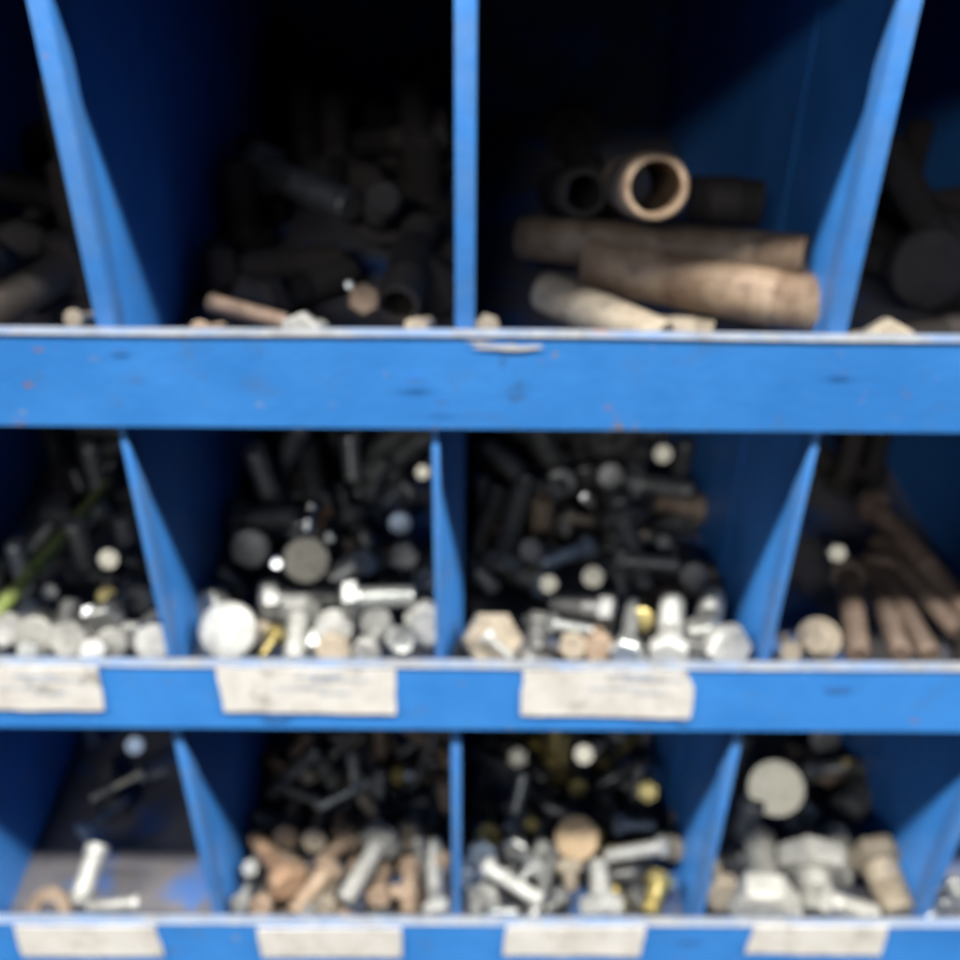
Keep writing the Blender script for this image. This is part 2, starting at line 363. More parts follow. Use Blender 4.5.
# resting places of the loose bolts (settled beforehand): kind + finish, x y z in 0.1 mm, quaternion in thousandths
FILL = {
 'A': 'cu,-1864,232,-955,707,-148,-656,220 cu,-1772,1067,-955,681,-538,404,290 ak,-1763,1374,-945,717,627,-200,-229 au,-1768,1589,-945,748,370,-549,52 ck,-1160,334,-955,269,243,624,692 ck,-1404,667,-955,737,280,-612,-70 au,-1632,444,-934,561,-638,466,248 cu,-1711,597,-962,0,395,919,0 cu,-1613,1099,-955,512,-188,646,534 cu,-1499,1239,-955,339,364,-565,658 cu,-1880,1856,-955,409,-299,602,617 ck,-1401,431,-955,375,-332,586,637 ak,-1866,686,-945,697,-519,-411,-276 ck,-1380,952,-951,567,-34,-738,-364 ck,-1885,1462,-962,0,-952,307,0 cu,-1874,1674,-866,464,505,-485,-542 ak,-1376,806,-953,0,-973,-229,0 dk,-1463,124,-934,267,645,627,-344 au,-1552,771,-953,0,-987,-161,0 cu,-1643,1276,-962,0,-933,-359,0 au,-1712,1800,-953,0,-734,680,0',
 'B': 'bu,-751,593,-945,723,663,-130,-142 bu,-618,1188,-945,113,632,245,726 du,-829,1732,-932,526,632,-157,-547 ck,-434,622,-955,425,670,59,-606 cz,-621,1009,-955,726,219,636,141 az,-823,1336,-945,690,529,-398,294 cz,-549,1362,-962,0,-42,-999,0 ak,-421,1727,-945,747,288,-596,-56 bu,-927,270,-945,474,434,-518,-565 au,-912,1456,-925,408,15,-788,461 az,-586,355,-931,289,-397,-733,-471 cz,-451,1116,-955,239,442,507,-700 ck,-524,1552,-954,134,-668,-231,694 au,-929,1236,-920,433,862,259,-58 ck,-653,1545,-962,0,260,966,0 ck,-415,808,-955,56,-606,-291,738 bu,-846,1066,-860,128,-894,430,7 cz,-535,781,-934,451,-490,-722,-185 bu,-435,1425,-931,486,737,-393,-259 au,-926,883,-796,4,752,-116,-649 bk,-669,1094,-856,128,523,-735,412 au,-715,1682,-933,176,935,-241,191 bu,-227,1679,-780,814,-332,476,6 bu,-847,1214,-809,199,-797,-557,124 ck,-928,1664,-962,0,1000,5,0 dk,-553,1653,-870,168,579,784,-148 bu,-578,645,-925,313,-207,-905,-200',
 'C': 'ck,-38,254,-955,389,-672,21,629 ak,-40,567,-945,261,-653,-111,703 ak,107,924,-945,592,523,406,459 cu,201,1386,-942,333,-769,501,-217 ck,-34,1745,-955,445,668,81,-591 ak,478,194,-945,645,576,-325,381 au,576,974,-953,0,-998,56,0 cz,400,1827,-955,602,-544,-392,434 ab,857,678,-945,369,-662,6,-652 au,853,1093,-945,410,-661,-37,-627 bu,738,1763,-953,0,-988,-155,0 ck,213,224,-942,296,-847,-60,-438 bu,251,680,-945,350,-321,595,-649 bu,305,1246,-945,80,-636,278,-716 ck,83,1442,-955,29,-27,670,-742 cz,313,2013,-955,711,-642,192,-213 bu,548,700,-945,440,673,80,-589 ck,735,1604,-955,89,618,264,735 bu,385,551,-945,406,-302,607,613 ab,264,948,-953,0,-939,345,0 bk,363,1067,-945,354,678,14,644 ck,117,1735,-931,746,-621,-131,204 cu,608,110,-955,349,355,-571,652 dk,489,1343,-932,734,-620,181,210 bu,-28,742,-926,290,902,203,-249 dk,-44,1175,-926,121,-759,-281,574 bu,298,1702,-933,239,807,-83,-534 ak,608,1123,-945,368,337,570,-653 dk,619,1688,-920,144,-588,-734,-310 au,815,1899,-953,0,365,931,0 cu,37,1066,-957,50,-107,992,33 ak,-43,1506,-953,0,707,-707,0 dk,584,838,-783,736,-496,145,438 ck,879,1328,-959,29,301,-953,-15 ak,251,802,-916,4,-312,-868,-386 ak,135,1076,-872,160,-417,765,-464 au,690,1165,-807,372,511,-468,-618 au,321,126,-921,449,32,887,101 bk,99,712,-848,257,218,-857,389 bu,280,1085,-815,325,-251,784,-466 au,309,1580,-799,668,584,171,429 bu,323,1430,-855,214,66,974,34 ck,475,1667,-962,0,-932,-363,0',
 'D': 'ik,1460,2476,-950,62,60,-694,-714 iq,1037,207,-950,612,613,-337,370 jq,1785,1885,-885,575,-126,778,-218 ib,1832,350,-955,0,-663,748,0 ik,1811,1510,-955,0,827,563,0 ik,1671,128,-955,0,917,-400,0 ib,1788,1686,-955,0,500,-866,0 ib,1658,1436,-955,0,816,-577,0',
 'E': 'ck,-1711,753,-2389,732,660,114,126 fl,-1942,1188,-2409,0,408,-913,0',
 'F': 'eb,-753,113,-2401,702,642,209,228 eu,-852,504,-2401,534,-649,-193,-506 eu,-961,1129,-2401,635,-581,-344,376 eu,-406,190,-2401,285,-261,-623,681 et,-355,636,-2401,736,673,49,53 et,-348,1025,-2401,86,-79,-670,733 fb,-630,111,-2404,263,-246,637,-681 fb,-873,900,-2404,703,-658,-184,197 fu,-685,913,-2404,620,580,362,386 eb,-326,462,-2401,680,89,-671,-281 fb,-133,905,-2404,473,-443,521,-556 eu,-231,1026,-2397,550,673,-335,364 fb,-892,462,-2336,793,-185,-571,-105 et,-476,896,-2392,545,619,533,-190 fb,-829,1275,-2404,565,529,-433,-463 eu,-451,391,-2401,633,590,-332,375 eb,-135,709,-2406,0,259,966,0 fb,-144,1064,-2394,372,268,885,85 fu,-974,666,-2404,31,29,683,730 eb,-267,184,-2395,106,-128,-759,629 fb,-149,513,-2404,152,-142,668,-714 eb,-546,521,-2401,362,-344,583,641 et,-796,595,-2393,212,801,124,546 fu,-595,1224,-2404,117,640,243,719 eb,-156,1191,-2406,0,816,-579,0 fu,-964,841,-2394,383,353,-853,-51 eu,-731,935,-2323,178,548,493,-653 eb,-136,314,-2406,0,273,-962,0 eu,-192,807,-2393,318,-371,717,497 eu,-664,262,-2391,220,-397,832,320 fu,-631,721,-2396,480,637,482,363 fk,-510,665,-2395,179,813,-163,-530 eb,-464,1041,-2406,0,-608,794,0 fu,-565,819,-2409,0,590,-807,0 eb,-963,966,-2390,365,5,-906,213 fk,-171,218,-2394,195,235,920,-244 et,-384,548,-2359,227,744,-373,506 eb,-572,925,-2406,0,-994,-108,0 eb,-929,1261,-2394,52,-66,-783,616 eb,-589,186,-2366,284,402,-472,-731 eu,-459,753,-2401,10,-656,-752,67 eb,-488,1241,-2406,0,1000,16,0 er,-593,609,-2359,302,-819,-190,449 eb,-754,1251,-2337,134,-769,-624,-34 eb,-420,280,-2390,136,401,-848,-318 fk,-300,866,-2387,398,887,12,-234 et,-441,1157,-2392,69,-99,-814,568',
 'G': 'fk,361,233,-2404,99,634,259,722 eu,4,661,-2401,429,-674,67,598 eu,-2,1089,-2401,402,368,-566,-619 eg,614,241,-2401,736,674,-39,-43 ek,628,790,-2401,702,-642,-208,227 ck,612,1136,-2389,402,672,-33,622 eu,159,412,-2401,374,-677,-7,-633 ez,320,663,-2401,735,355,577,-21 ek,185,1119,-2401,117,-525,428,726 eu,720,269,-2401,525,-170,-656,-516 cg,430,432,-2389,482,661,124,-562 cg,403,1090,-2396,0,-495,-869,0 fk,305,134,-2394,453,754,408,245 cg,131,1290,-2389,660,-596,-307,340 fk,646,554,-2404,130,-522,443,717 fk,839,1069,-2409,0,-769,639,0 fz,486,1351,-2404,388,363,-579,-619 fu,239,106,-2326,431,515,-696,255 ek,2,781,-2401,320,380,560,-662 ek,70,1165,-2388,589,757,273,76 fg,840,576,-2396,507,-683,421,-313 ek,746,891,-2401,669,-65,674,-305 fk,568,869,-2393,464,-154,-856,167 eu,361,521,-2401,159,-514,-476,-696 ez,175,650,-2390,72,-128,-861,487 fk,484,796,-2400,286,317,-671,-606 eg,372,1216,-2370,433,545,-712,97 fk,274,794,-2394,81,-668,545,500 ek,553,369,-2391,385,-464,-798,-1 ek,378,790,-2398,643,-551,-486,-216 fg,653,1017,-2404,461,676,110,-564 fu,-2,99,-2409,0,16,-1000,0 fg,431,945,-2409,0,-999,41,0 fu,759,760,-2409,0,937,-350,0',
 'H': 'hu,1234,380,-2360,385,658,9,-647 gb,1767,890,-2349,2,-664,381,-643 hu,1245,583,-2374,0,592,806,0 hu,1276,967,-2374,0,611,-791,0 gu,1579,1302,-2374,0,975,-224,0',
 'I': 'ez,2116,275,-2396,332,-768,-16,-548',
 'J': 'kq,-1560,928,292,139,-50,666,-731 hk,-1106,534,268,89,-605,260,-747 kk,-1846,2092,292,319,217,-632,-672 gk,-1863,1348,253,0,969,-247,0 gk,-1386,1377,282,451,-607,525,-390 hq,-1486,1239,253,0,982,-186,0 gk,-1451,640,321,172,-399,801,412 kk,-1380,1046,245,0,505,863,0 gq,-1287,551,399,215,118,654,716',
 'K': 'gq,-677,602,269,168,493,462,-718 gk,-353,1355,269,566,115,666,-472 hb,-578,2150,268,509,441,484,559 gk,-645,2313,269,159,-644,-204,720 hk,-191,1117,268,580,-617,-230,-480 hb,-212,1601,253,0,641,767,0 gq,-458,1740,269,592,620,268,-440 hq,-359,2572,268,72,599,273,749 gq,-261,1903,255,15,-615,788,3 gb,-677,2581,288,458,-875,-139,73 gq,-850,856,269,353,675,-16,-647 gb,-871,1847,280,351,-780,60,514 gq,-293,2365,372,75,-325,463,821 gq,-890,2389,253,0,-267,964,0 hq,-878,1249,253,0,468,884,0 hk,-874,1553,253,0,500,866,0 gq,-208,2021,386,370,-586,318,-647 hb,-474,2454,372,14,450,-622,640 hb,-151,726,284,672,681,149,-251 gq,-730,1974,253,0,-861,-509,0 gq,-892,2591,321,58,964,-258,28 gb,-362,1169,344,416,-769,390,289 hk,-597,1861,332,79,158,946,-272',
 'L': 'jq,429,2397,294,23,22,-684,-728',
 'N': 'gb,1641,1685,269,215,-658,152,-705 kq,1723,511,292,717,41,666,201 gk,1640,1425,287,519,-554,-643,-98 hq,1342,1197,375,891,-224,-395,-16 kk,1600,732,282,330,-54,942,-18 gk,1809,1168,286,138,-805,222,-533 hk,1795,1866,253,0,970,242,0',
}
# ------------------------------------------------------------------ single bolts and pipes, each where it lies
BIN = {'A': (2, 0, 'far-left bin of the middle row'), 'B': (2, 1, 'left-centre bin of the middle row'), 'C': (2, 2, 'right-centre bin of the middle row'),
       'D': (2, 3, 'far-right bin of the middle row'), 'E': (3, 0, 'far-left bin of the bottom row'), 'F': (3, 1, 'second bin of the bottom row'),
       'G': (3, 2, 'third bin of the bottom row'), 'H': (3, 3, 'fourth bin of the bottom row'), 'I': (3, 4, 'bottom right edge bin'),
       'J': (1, 0, 'top left edge bin'), 'K': (1, 1, 'left-centre bin of the top row'), 'L': (1, 2, 'right-centre bin of the top row'),
       'N': (1, 3, 'top right edge bin')}
DEV = bool(SC.get('dev'))
CAPS = []          # capsules of everything placed by hand: (a, b, radius)
NAME = {'disc': 'flat_head_bolt', 'hex': 'hex_bolt', 'round': 'round_head_bolt', 'flange': 'flange_bolt', 'socket': 'cap_screw'}
def place(root, origin, axis, spin=0.0):
    """axis = direction from tail to head"""
    q = Vector((0, 0, 1)).rotation_difference(axis.normalized()) @ Quaternion((0, 0, 1), spin)
    root.rotation_mode = 'QUATERNION'; root.rotation_quaternion = q; root.location = origin
def mm_at(p, px):
    return px*(p-CAM).dot(CF)/FPX/MM
def bolt(b, style, mat, d, af, Hd, T, label, th=0.6, L=None, spin=None, hh=None):
    row = BIN[b][0]; lz = LIP[row]
    H = on_z(Hd[0], Hd[1], lz+Hd[2]*MM)
    if T[0] == 'm':         # head turned half way between the viewer and the added fill lamp, so that it gleams
        hv = (CAM-H).normalized()+(FAR-H).normalized(); hv = hv.normalized()+Vector(T[1:]); tail = -hv.normalized(); L = L or 28
    elif T[0] == 'v':
        tail = Vector(T[1:]).normalized(); L = L or 28
    else:
        Tp = on_z(T[0], T[1], lz+T[2]*MM); tail = (Tp-H); L = L or tail.length/MM; tail.normalize()
    afm = round(mm_at(H, af)*2)/2; dm = round(min(mm_at(H, d), afm*(0.92 if style == 'socket' else 0.72))*2)/2; hhm = hh or round(afm*(0.26 if style == 'disc' else 0.24 if style == 'round' else 0.42), 1)
    org = H + tail*(hhm*MM*0.5)
    hm, sm = bolt_meshes(style, dm, afm, hhm, round(L-hhm*0.5, 0), MAT[mat], th)
    root = empty(NAME[style]); place(root, org, -tail, spin if spin is not None else (Hd[0]*0.7 % 6.28))
    link('head', hm, root); link('shank', sm, root)
    tag(root, label, 'bolt', 'loose bolts in the '+BIN[b][2])
    CAPS.append((H, H-tail*0.001, afm/2*MM)); CAPS.append((H, H+tail*L*MM, dm/2*MM))
    return root
up = ('v', 0.1, 1.0, -0.5)
def cup(dx=0.0, dy=1.0, dz=-0.62): return ('v', dx, dy, dz)
# --- middle row, left-centre bin
bolt('B', 'round', 'w', 24, 58, (228, 631, -3), cup(0.05, 1, -0.75), 'large round white bolt head facing out, beside the left divider of the middle row', L=30)
bolt('B', 'hex', 'g', 8, 20, (276, 634, -4), (262, 656, -5), 'thin yellow pin-like bolt right of the large round white head', th=1.0)
bolt('B', 'hex', 't', 9, 24, (260, 634, -9), cup(0.3, 1, -.2), 'tan hex head tucked behind the thin yellow pin', L=18)
bolt('B', 'hex', 'w', 21, 37, (299, 611, -6), (294, 660, -9), 'white hex bolt hanging head up over the lip, left-centre middle bin', th=.9)
bolt('B', 'round', 'w', 18, 38, (334, 628, -7), cup(-0.1, 1, -.7), 'grey white disc head behind a tan hex head, left-centre middle bin')
bolt('B', 'hex', 't', 18, 32, (333, 650, -4), cup(0.1, 1, -.6), 'tan dusty hex head at the lip above the long second sticker', L=20)
bolt('B', 'round', 'w', 16, 33, (376, 622, -6), cup(0, 1, -.55), 'small pinkish grey disc head under the ribbed zinc bolt')
bolt('B', 'hex', 'z', 14, 30, (401, 640, -4), cup(-0.35, 1, -.95), 'shiny pale hex head catching the light near the centre divider', L=22)
bolt('B', 'hex', 'w', 14, 26, (366, 651, -5), cup(0.2, 1, -.3), 'little dull square-looking head at the lip below the pinkish disc', L=18)
bolt('B', 'hex', 'w', 20, 42, (427, 624, -4), cup(0.1, 1, -.4), 'tall grey head half hidden behind the centre divider of the middle row', L=24)
bolt('B', 'hex', 'u', 18, 38, (212, 607, -8), (236, 600, -12), 'blurred grey bolt behind the large round white head')
bolt('B', 'hex', 'z', 23, 36, (350, 598, 2), (414, 596, 2), 'ribbed bright zinc bolt lying crosswise pointing right', th=.95)
bolt('B', 'hex', 'u', 22, 36, (268, 600, -3), (338, 597, -7), 'dull bolt lying crosswise left of the ribbed zinc bolt', th=.9)
bolt('B', 'hex', 'z', 13, 16, (361, 612, -8), (349, 625, -9), 'short bright stub under the head of the ribbed zinc bolt')
bolt('B', 'disc', 'y', 20, 46, (306, 560, 2), ('m', 0.18, 0, 0.14), 'oval tan grey disc head facing out in the middle of the left-centre bin', L=30)
bolt('B', 'hex', 'x', 14, 18, (312, 509, -8), (306, 538, -10), 'upright pale bolt end above the oval tan disc', th=.5)
bolt('B', 'hex', 'r', 10, 14, (325, 512, -12), (320, 541, -12), 'upright rust-brown bolt end beside the pale one')
bolt('B', 'round', 'u', 18, 42, (250, 548, -12), cup(-.1, 1, -.5), 'dark disc head left of the oval tan disc')
bolt('B', 'hex', 'u', 15, 20, (210, 558, -13), (240, 592, -13), 'dull bolt slanting down near the left divider, left-centre bin')
bolt('B', 'round', 'b', 14, 27, (343, 549, -12), cup(.1, 1, -.4), 'brownish small disc head right of the oval tan disc')
bolt('B', 'hex', 'u', 19, 24, (353, 517, -9), (382, 568, -12), 'long dark bolt slanting down right with a pale tip')
bolt('B', 'round', 'l', 12, 24, (400, 523, -11), cup(0, 1, -.5), 'small bluish grey disc head near the centre divider')
bolt('B', 'hex', 'u', 14, 28, (404, 557, -12), cup(0, 1, -.4), 'dark hex head with a bluish cast near the centre divider')
bolt('B', 'round', 'r', 6, 11, (384, 553, -9), cup(0, 1, -.3), 'tiny pink rusty screw end right of the slanting dark bolt', L=14)
bolt('B', 'hex', 'u', 14, 17, (382, 466, -12), (369, 501, -12), 'upright dull bolt in the rear of the left-centre bin', th=1)
bolt('B', 'hex', 'y', 8, 14, (423, 472, -8), ('m', 0, 0, 0), 'tiny bright bolt head at the rear beside the centre divider', L=20)
bolt('B', 'round', 'x', 6, 12, (277, 563, -9), cup(0, 1, -.7), 'tiny bright screw end just left of the oval tan disc', L=14)
bolt('B', 'hex', 'u', 13, 17, (396, 477, -13), (417, 498, -13), 'dull bolt slanting right at the rear by the centre divider')
bolt('B', 'hex', 'u', 13, 19, (299, 500, -13), (306, 462, -13), 'dim upright bolt in the dark rear of the left-centre bin')
bolt('B', 'hex', 'z', 12, 24, (425, 580, -9), cup(0, 1, -.3), 'grey hex head pressed against the centre divider above the lip', L=18)
# --- middle row, right-centre bin
bolt('C', 'hex', 't', 24, 52, (492, 640, -5), cup(-.15, 1, -.85), 'wide tan grey hex head in the left front corner of the right-centre bin', L=28)
bolt('C', 'hex', 'w', 12, 15, (487, 636, 2), (512, 658, -3), 'short bright stub lying across the wide tan hex head', th=1)
bolt('C', 'hex', 'u', 18, 25, (537, 622, -6), (537, 652, -9), 'dull block-like bolt standing right of the wide tan head')
bolt('C', 'hex', 'z', 14, 18, (552, 624, -6), (592, 631, -6), 'pale threaded bolt lying crosswise above two tan nuts', th=1)
bolt('C', 'hex', 't', 14, 27, (573, 646, -5), cup(.1, 1, -.5), 'light tan hex head at the lip above the clipped sticker', L=18)
bolt('C', 'hex', 'b', 16, 30, (598, 647, -5), cup(.1, 1, -.5), 'darker tan hex head at the lip above the clipped sticker', L=18)
bolt('C', 'hex', 'z', 17, 30, (626, 652, -3), (633, 603, -8), 'bright zinc bolt pointing up and back with head at the lip', th=.8)
bolt('C', 'round', 'g', 14, 26, (642, 620, -8), cup(.2, 1, -.5), 'dark yellow round head behind the bright zinc bolt')
bolt('C', 'hex', 'w', 29, 37, (669, 653, -2), (672, 602, -6), 'thick white bolt standing with its head at the lip', th=.7)
bolt('C', 'hex', 'u', 27, 40, (706, 640, -5), (713, 596, -8), 'thick grey bolt leaning back near the right divider', th=.6)
bolt('C', 'hex', 'w', 26, 44, (727, 648, -4), cup(-.3, 1, -.5), 'wide pale dusty hex head in the right front corner of its bin', L=25)
bolt('C', 'hex', 'u', 16, 28, (695, 655, -6), cup(.2, 1, -.4), 'small grey head at the lip between two thick pale bolts', L=20)
bolt('C', 'hex', 'k', 26, 36, (607, 610, -8), (551, 603, -9), 'black bolt lying crosswise, head to the right, above the lip', th=.7)
bolt('C', 'hex', 'u', 15, 28, (620, 560, -9), (679, 565, -9), 'dull ribbed bolt lying crosswise pointing right, middle of its bin', th=.95)
bolt('C', 'hex', 'l', 17, 22, (588, 546, -11), (541, 564, -11), 'grey blue bolt sloping down left in its bin')
bolt('C', 'disc', 'y', 8, 18, (549, 584, -7), ('m', 0, 0, 0.1), 'small bright round head left of centre above the black bolt', L=16)
bolt('C', 'disc', 'y', 8, 21, (593, 577, -7), ('m', 0, 0, 0.2), 'small bright oval head above the black crosswise bolt', L=16)
bolt('C', 'round', 'x', 5, 11, (586, 498, -8), cup(0, 1, -.5), 'tiny bright screw end at the rear centre of its bin', L=14)
bolt('C', 'hex', 't', 11, 15, (570, 517, -10), (592, 521, -10), 'small tan bolt end lying crosswise in the rear')
bolt('C', 'disc', 'y', 8, 18, (663, 454, -9), ('m', 0, 0, 0.1), 'small bright head under the blue lip, far rear of its bin', L=18)
bolt('C', 'hex', 'u', 6, 14, (663, 541, -10), cup(0, 1, -.5), 'small grey head just above the dull ribbed bolt', L=16)
bolt('C', 'hex', 't', 5, 10, (644, 535, -10), cup(0, 1, -.5), 'tiny tan head left of the small grey head', L=14)
bolt('C', 'hex', 'r', 5, 10, (497, 528, -10), cup(0, 1, -.5), 'tiny orange rusty head near the centre divider', L=14)
bolt('C', 'round', 'u', 14, 31, (561, 483, -12), cup(0, 1, -.5), 'dim disc head in the rear of the right-centre bin')
bolt('C', 'round', 'u', 14, 28, (611, 476, -11), cup(.1, 1, -.5), 'dim bluish disc head in the rear, right of centre')
bolt('C', 'round', 'k', 16, 32, (694, 577, -12), cup(.1, 1, -.4), 'black disc head near the right divider of its bin')
bolt('C', 'hex', 'b', 18, 26, (700, 508, -13), (655, 503, -13), 'brown bolt lying crosswise against the right divider in the rear')
bolt('C', 'hex', 'u', 16, 22, (470, 560, -13), (495, 590, -14), 'dim bolt slanting beside the centre divider, right-centre bin')
# --- middle row, far-left bin
bolt('A', 'hex', 'w', 17, 32, (8, 630, -4), cup(.1, 1, -.8), 'pale hex head in the front at the left edge of the photo', L=22)
bolt('A', 'round', 's', 18, 42, (35, 637, -4), cup(0, 1, -.7), 'wide pale domed head above the first sticker', L=24)
bolt('A', 'hex', 'z', 12, 19, (28, 651, -3), cup(0, 1, -1), 'small shiny head at the lip below the wide pale dome', L=16)
bolt('A', 'hex', 's', 18, 36, (69, 640, -4), cup(.1, 1, -.8), 'pale pointed-looking hex head between domed heads, far-left bin', L=22)
bolt('A', 'hex', 'w', 14, 24, (93, 651, -4), cup(0, 1, -.6), 'small pale head at the lip left of the leaning shank', L=18)
bolt('A', 'round', 's', 16, 32, (112, 643, -5), cup(-.1, 1, -.6), 'grey white round head third from the left divider', L=20)
bolt('A', 'hex', 'u', 14, 27, (133, 636, -6), cup(.1, 1, -.4), 'dull hex head just behind the bright head by the divider', L=20)
bolt('A', 'round', 'w', 18, 38, (154, 643, -3), cup(-.1, 1, -.75), 'bright white round head touching the left divider', L=22)
bolt('A', 'hex', 'u', 24, 34, (105, 622, -8), cup(0, 1, -.2), 'dark grey head standing behind the front row of pale heads', L=24)
bolt('A', 'hex', 'x', 7, 15, (90, 613, -6), cup(0, 1, -.7), 'tiny glinting head on the dark grey head', L=14)
bolt('A', 'round', 'g', 9, 22, (107, 596, -8), cup(-.1, 1, -.8), 'yellowish small round head in the middle of the far-left bin', L=16)
bolt('A', 'disc', 'y', 9, 20, (109, 559, -6), ('m', 0, 0, 0), 'bright round bolt end high in the dark of the far-left bin', L=18)
bolt('A', 'round', 'u', 8, 17, (50, 592, -11), cup(0, 1, -.6), 'dim round head left of centre in the far-left bin', L=18)
bolt('A', 'hex', 'u', 14, 28, (140, 598, -11), cup(.1, 1, -.4), 'dull dark head near the left divider, far-left bin', L=20)
# --- middle row, far-right bin
bolt('D', 'flange', 't', 18, 27, (818, 640, -4), cup(.5, 1, -.6), 'pale dome-shaped bolt head in front beside the right divider', L=25)
for (x0, y0, x1, y1, wd, mt, lab) in [(858, 655, 848, 572, 24, 'b', 'long pinkish brown bolt pointing at the lip, first right of the dome head'),
                                      (901, 654, 872, 565, 22, 'b', 'long pale brown bolt pointing at the lip, second right of the dome head'),
                                      (930, 655, 880, 568, 22, 'b', 'long brown bolt pointing at the lip, third right of the dome head'),
                                      (958, 632, 880, 545, 20, 'b', 'long brown bolt slanting in from the right edge of the photo'),
                                      (968, 612, 872, 505, 24, 'b', 'long dark brown bolt slanting from the right edge, uppermost'),]:
    bolt('D', 'hex', 'm', wd, wd*1.3, (x1, y1, -8), (x0, y0, -5), lab, th=.4)
bolt('D', 'hex', 't', 10, 20, (790, 652, -5), cup(.2, 1, -.5), 'small tan head squeezed against the right divider at the lip', L=18)
bolt('D', 'hex', 'y', 12, 17, (837, 553, 4), ('m', .1, 0, 0), 'small bright upright bolt end alone in the dark', th=.9, L=34)
# --- bottom row, far-left bin
bolt('E', 'socket', 'w', 22, 23, (97, 850, 1), (78, 905, -8), 'pale dowel-like screw leaning up over the lip of the nearly empty bin', th=.2)
bolt('E', 'socket', 'w', 13, 15, (136, 903, -10), (88, 907, -9), 'small pale screw lying along the lip of the nearly empty bin', th=.3)
bolt('E', 'hex', 'l', 6, 18, (83, 830, -12), (130, 797, -14), 'bolt with bluish head and thin dim shank in the dark', th=.5)
bolt('E', 'disc', 'l', 8, 18, (135, 745, -10), ('m', 0, 0, 0), 'tiny bluish head at the top of the nearly empty bin', L=18)
bolt('E', 'disc', 'y', 8, 19, (141, 773, -9), (92, 798, -14), 'tan round head with a dim thin shank pointing left', th=.5)
bolt('E', 'hex', 'u', 8, 12, (166, 769, -12), (150, 776, -12), 'short dim bolt touching the tan round head')
# --- bottom row, second bin
bolt('F', 'hex', 'r', 18, 36, (287, 882, -5), (254, 836, -9), 'orange rusty bolt, biggest brown head, pointing back left', th=.5)
bolt('F', 'round', 'b', 12, 25, (286, 837, -8), cup(0, 1, -.4), 'brown round end, left one of the two rear ends, second bin')
bolt('F', 'round', 't', 12, 24, (314, 841, -8), cup(0, 1, -.5), 'tan round end with pale spot, right one of two rear ends')
bolt('F', 'hex', 'b', 16, 28, (347, 838, -9), (335, 850, -9), 'brown block-like end between the round ends and white bolt', L=16)
bolt('F', 'hex', 'b', 18, 27, (328, 868, -6), (294, 912, -8), 'brown bolt sloping down left to the lip in the middle', th=.6)
bolt('F', 'hex', 'w', 18, 38, (381, 840, -5), (345, 900, -6), 'whitish bolt slanting down left, brightest in the second bin', th=.7)
bolt('F', 'hex', 't', 14, 28, (408, 836, -9), cup(.1, 1, -.4), 'brown tan hex head right of the whitish bolt')
bolt('F', 'hex', 'w', 20, 26, (438, 910, -6), (433, 842, -7), 'cream bolt standing upright beside the thin divider', th=.8)
bolt('F', 'hex', 'b', 18, 22, (411, 866, -8), (408, 914, -9), 'grey tan bolt left of the upright cream one')
bolt('F', 'hex', 'b', 14, 22, (380, 896, -8), cup(0, 1, -.5), 'pinkish brown head beneath the whitish bolt')
bolt('F', 'hex', 'w', 9, 15, (250, 868, -7), cup(0, 1, -.8), 'small white end by the left divider, upper one, second bin', L=14)
bolt('F', 'hex', 'w', 10, 18, (240, 903, -7), cup(0, 1, -.6), 'small white end by the left divider, lower one, second bin', L=14)
bolt('F', 'hex', 'b', 12, 22, (261, 906, -7), cup(.1, 1, -.5), 'brown head at the lip left of the orange rusty head')
bolt('F', 'hex', 't', 12, 20, (325, 905, -7), cup(.1, 1, -.5), 'light tan head at the lip in the middle, second bin')
bolt('F', 'hex', 'z', 8, 15, (368, 782, -10), (317, 808, -11), 'thin dull zinc bolt lying diagonally in the dark rear', th=.7)
bolt('F', 'hex', 'r', 11, 17, (268, 758, -11), (285, 768, -12), 'small orange bolt in the rear left of the second bin')
bolt('F', 'hex', 'g', 10, 17, (398, 775, -11), cup(0, 1, -.4), 'dim greenish yellow head at the rear right')
bolt('F', 'round', 'l', 5, 9, (409, 776, -9), cup(0, 1, -.5), 'tiny blue glinting end beside the greenish head', L=12)
bolt('F', 'hex', 'u', 8, 12, (430, 733, -12), (397, 756, -12), 'dim thin bolt sloping under the blue lip, rear right')
bolt('F', 'round', 't', 8, 15, (308, 777, -12), cup(0, 1, -.4), 'dim tan round end in the rear middle, second bin')
# --- bottom row, third bin
bolt('G', 'hex', 'y', 12, 19, (518, 757, -2), ('m', 0, 0, 0), 'bright small upright head in the rear left of the third bin', L=30)
bolt('G', 'disc', 'y', 8, 19, (584, 754, -2), ('m', 0, 0, 0), 'bright small round head in the rear middle of the third bin', L=26)
bolt('G', 'hex', 'g', 12, 18, (578, 788, -10), cup(0, 1, -.6), 'dim yellow end above the big copper-coloured disc', L=16)
bolt('G', 'hex', 'g', 13, 20, (648, 791, 2), ('m', 0, 0, 0), 'pale yellow upright end at the rear right, third bin', L=30)
bolt('G', 'disc', 'c', 16, 44, (577, 838, 2), ('m', 0, 0, .25), 'copper-coloured disc head with yellow rim, centre of the third bin', L=22)
bolt('G', 'hex', 't', 15, 25, (569, 866, -5), (571, 892, -10), 'cream bolt head right under the copper-coloured disc')
bolt('G', 'hex', 'w', 21, 42, (602, 911, -7), (598, 862, -4), 'pale grey bolt standing on its wide head at the lip', th=.5)
bolt('G', 'hex', 'l', 14, 26, (482, 856, -8), cup(0, 1, -.5), 'bluish grey hex head in the left part of the third bin')
bolt('G', 'hex', 'w', 18, 21, (487, 868, -3), (541, 901, -7), 'bright zinc bolt slanting down right, left half of third bin', th=.8)
bolt('G', 'hex', 'w', 13, 28, (484, 899, -7), cup(.1, 1, -.6), 'light grey head below the slanting bright zinc bolt', L=18)
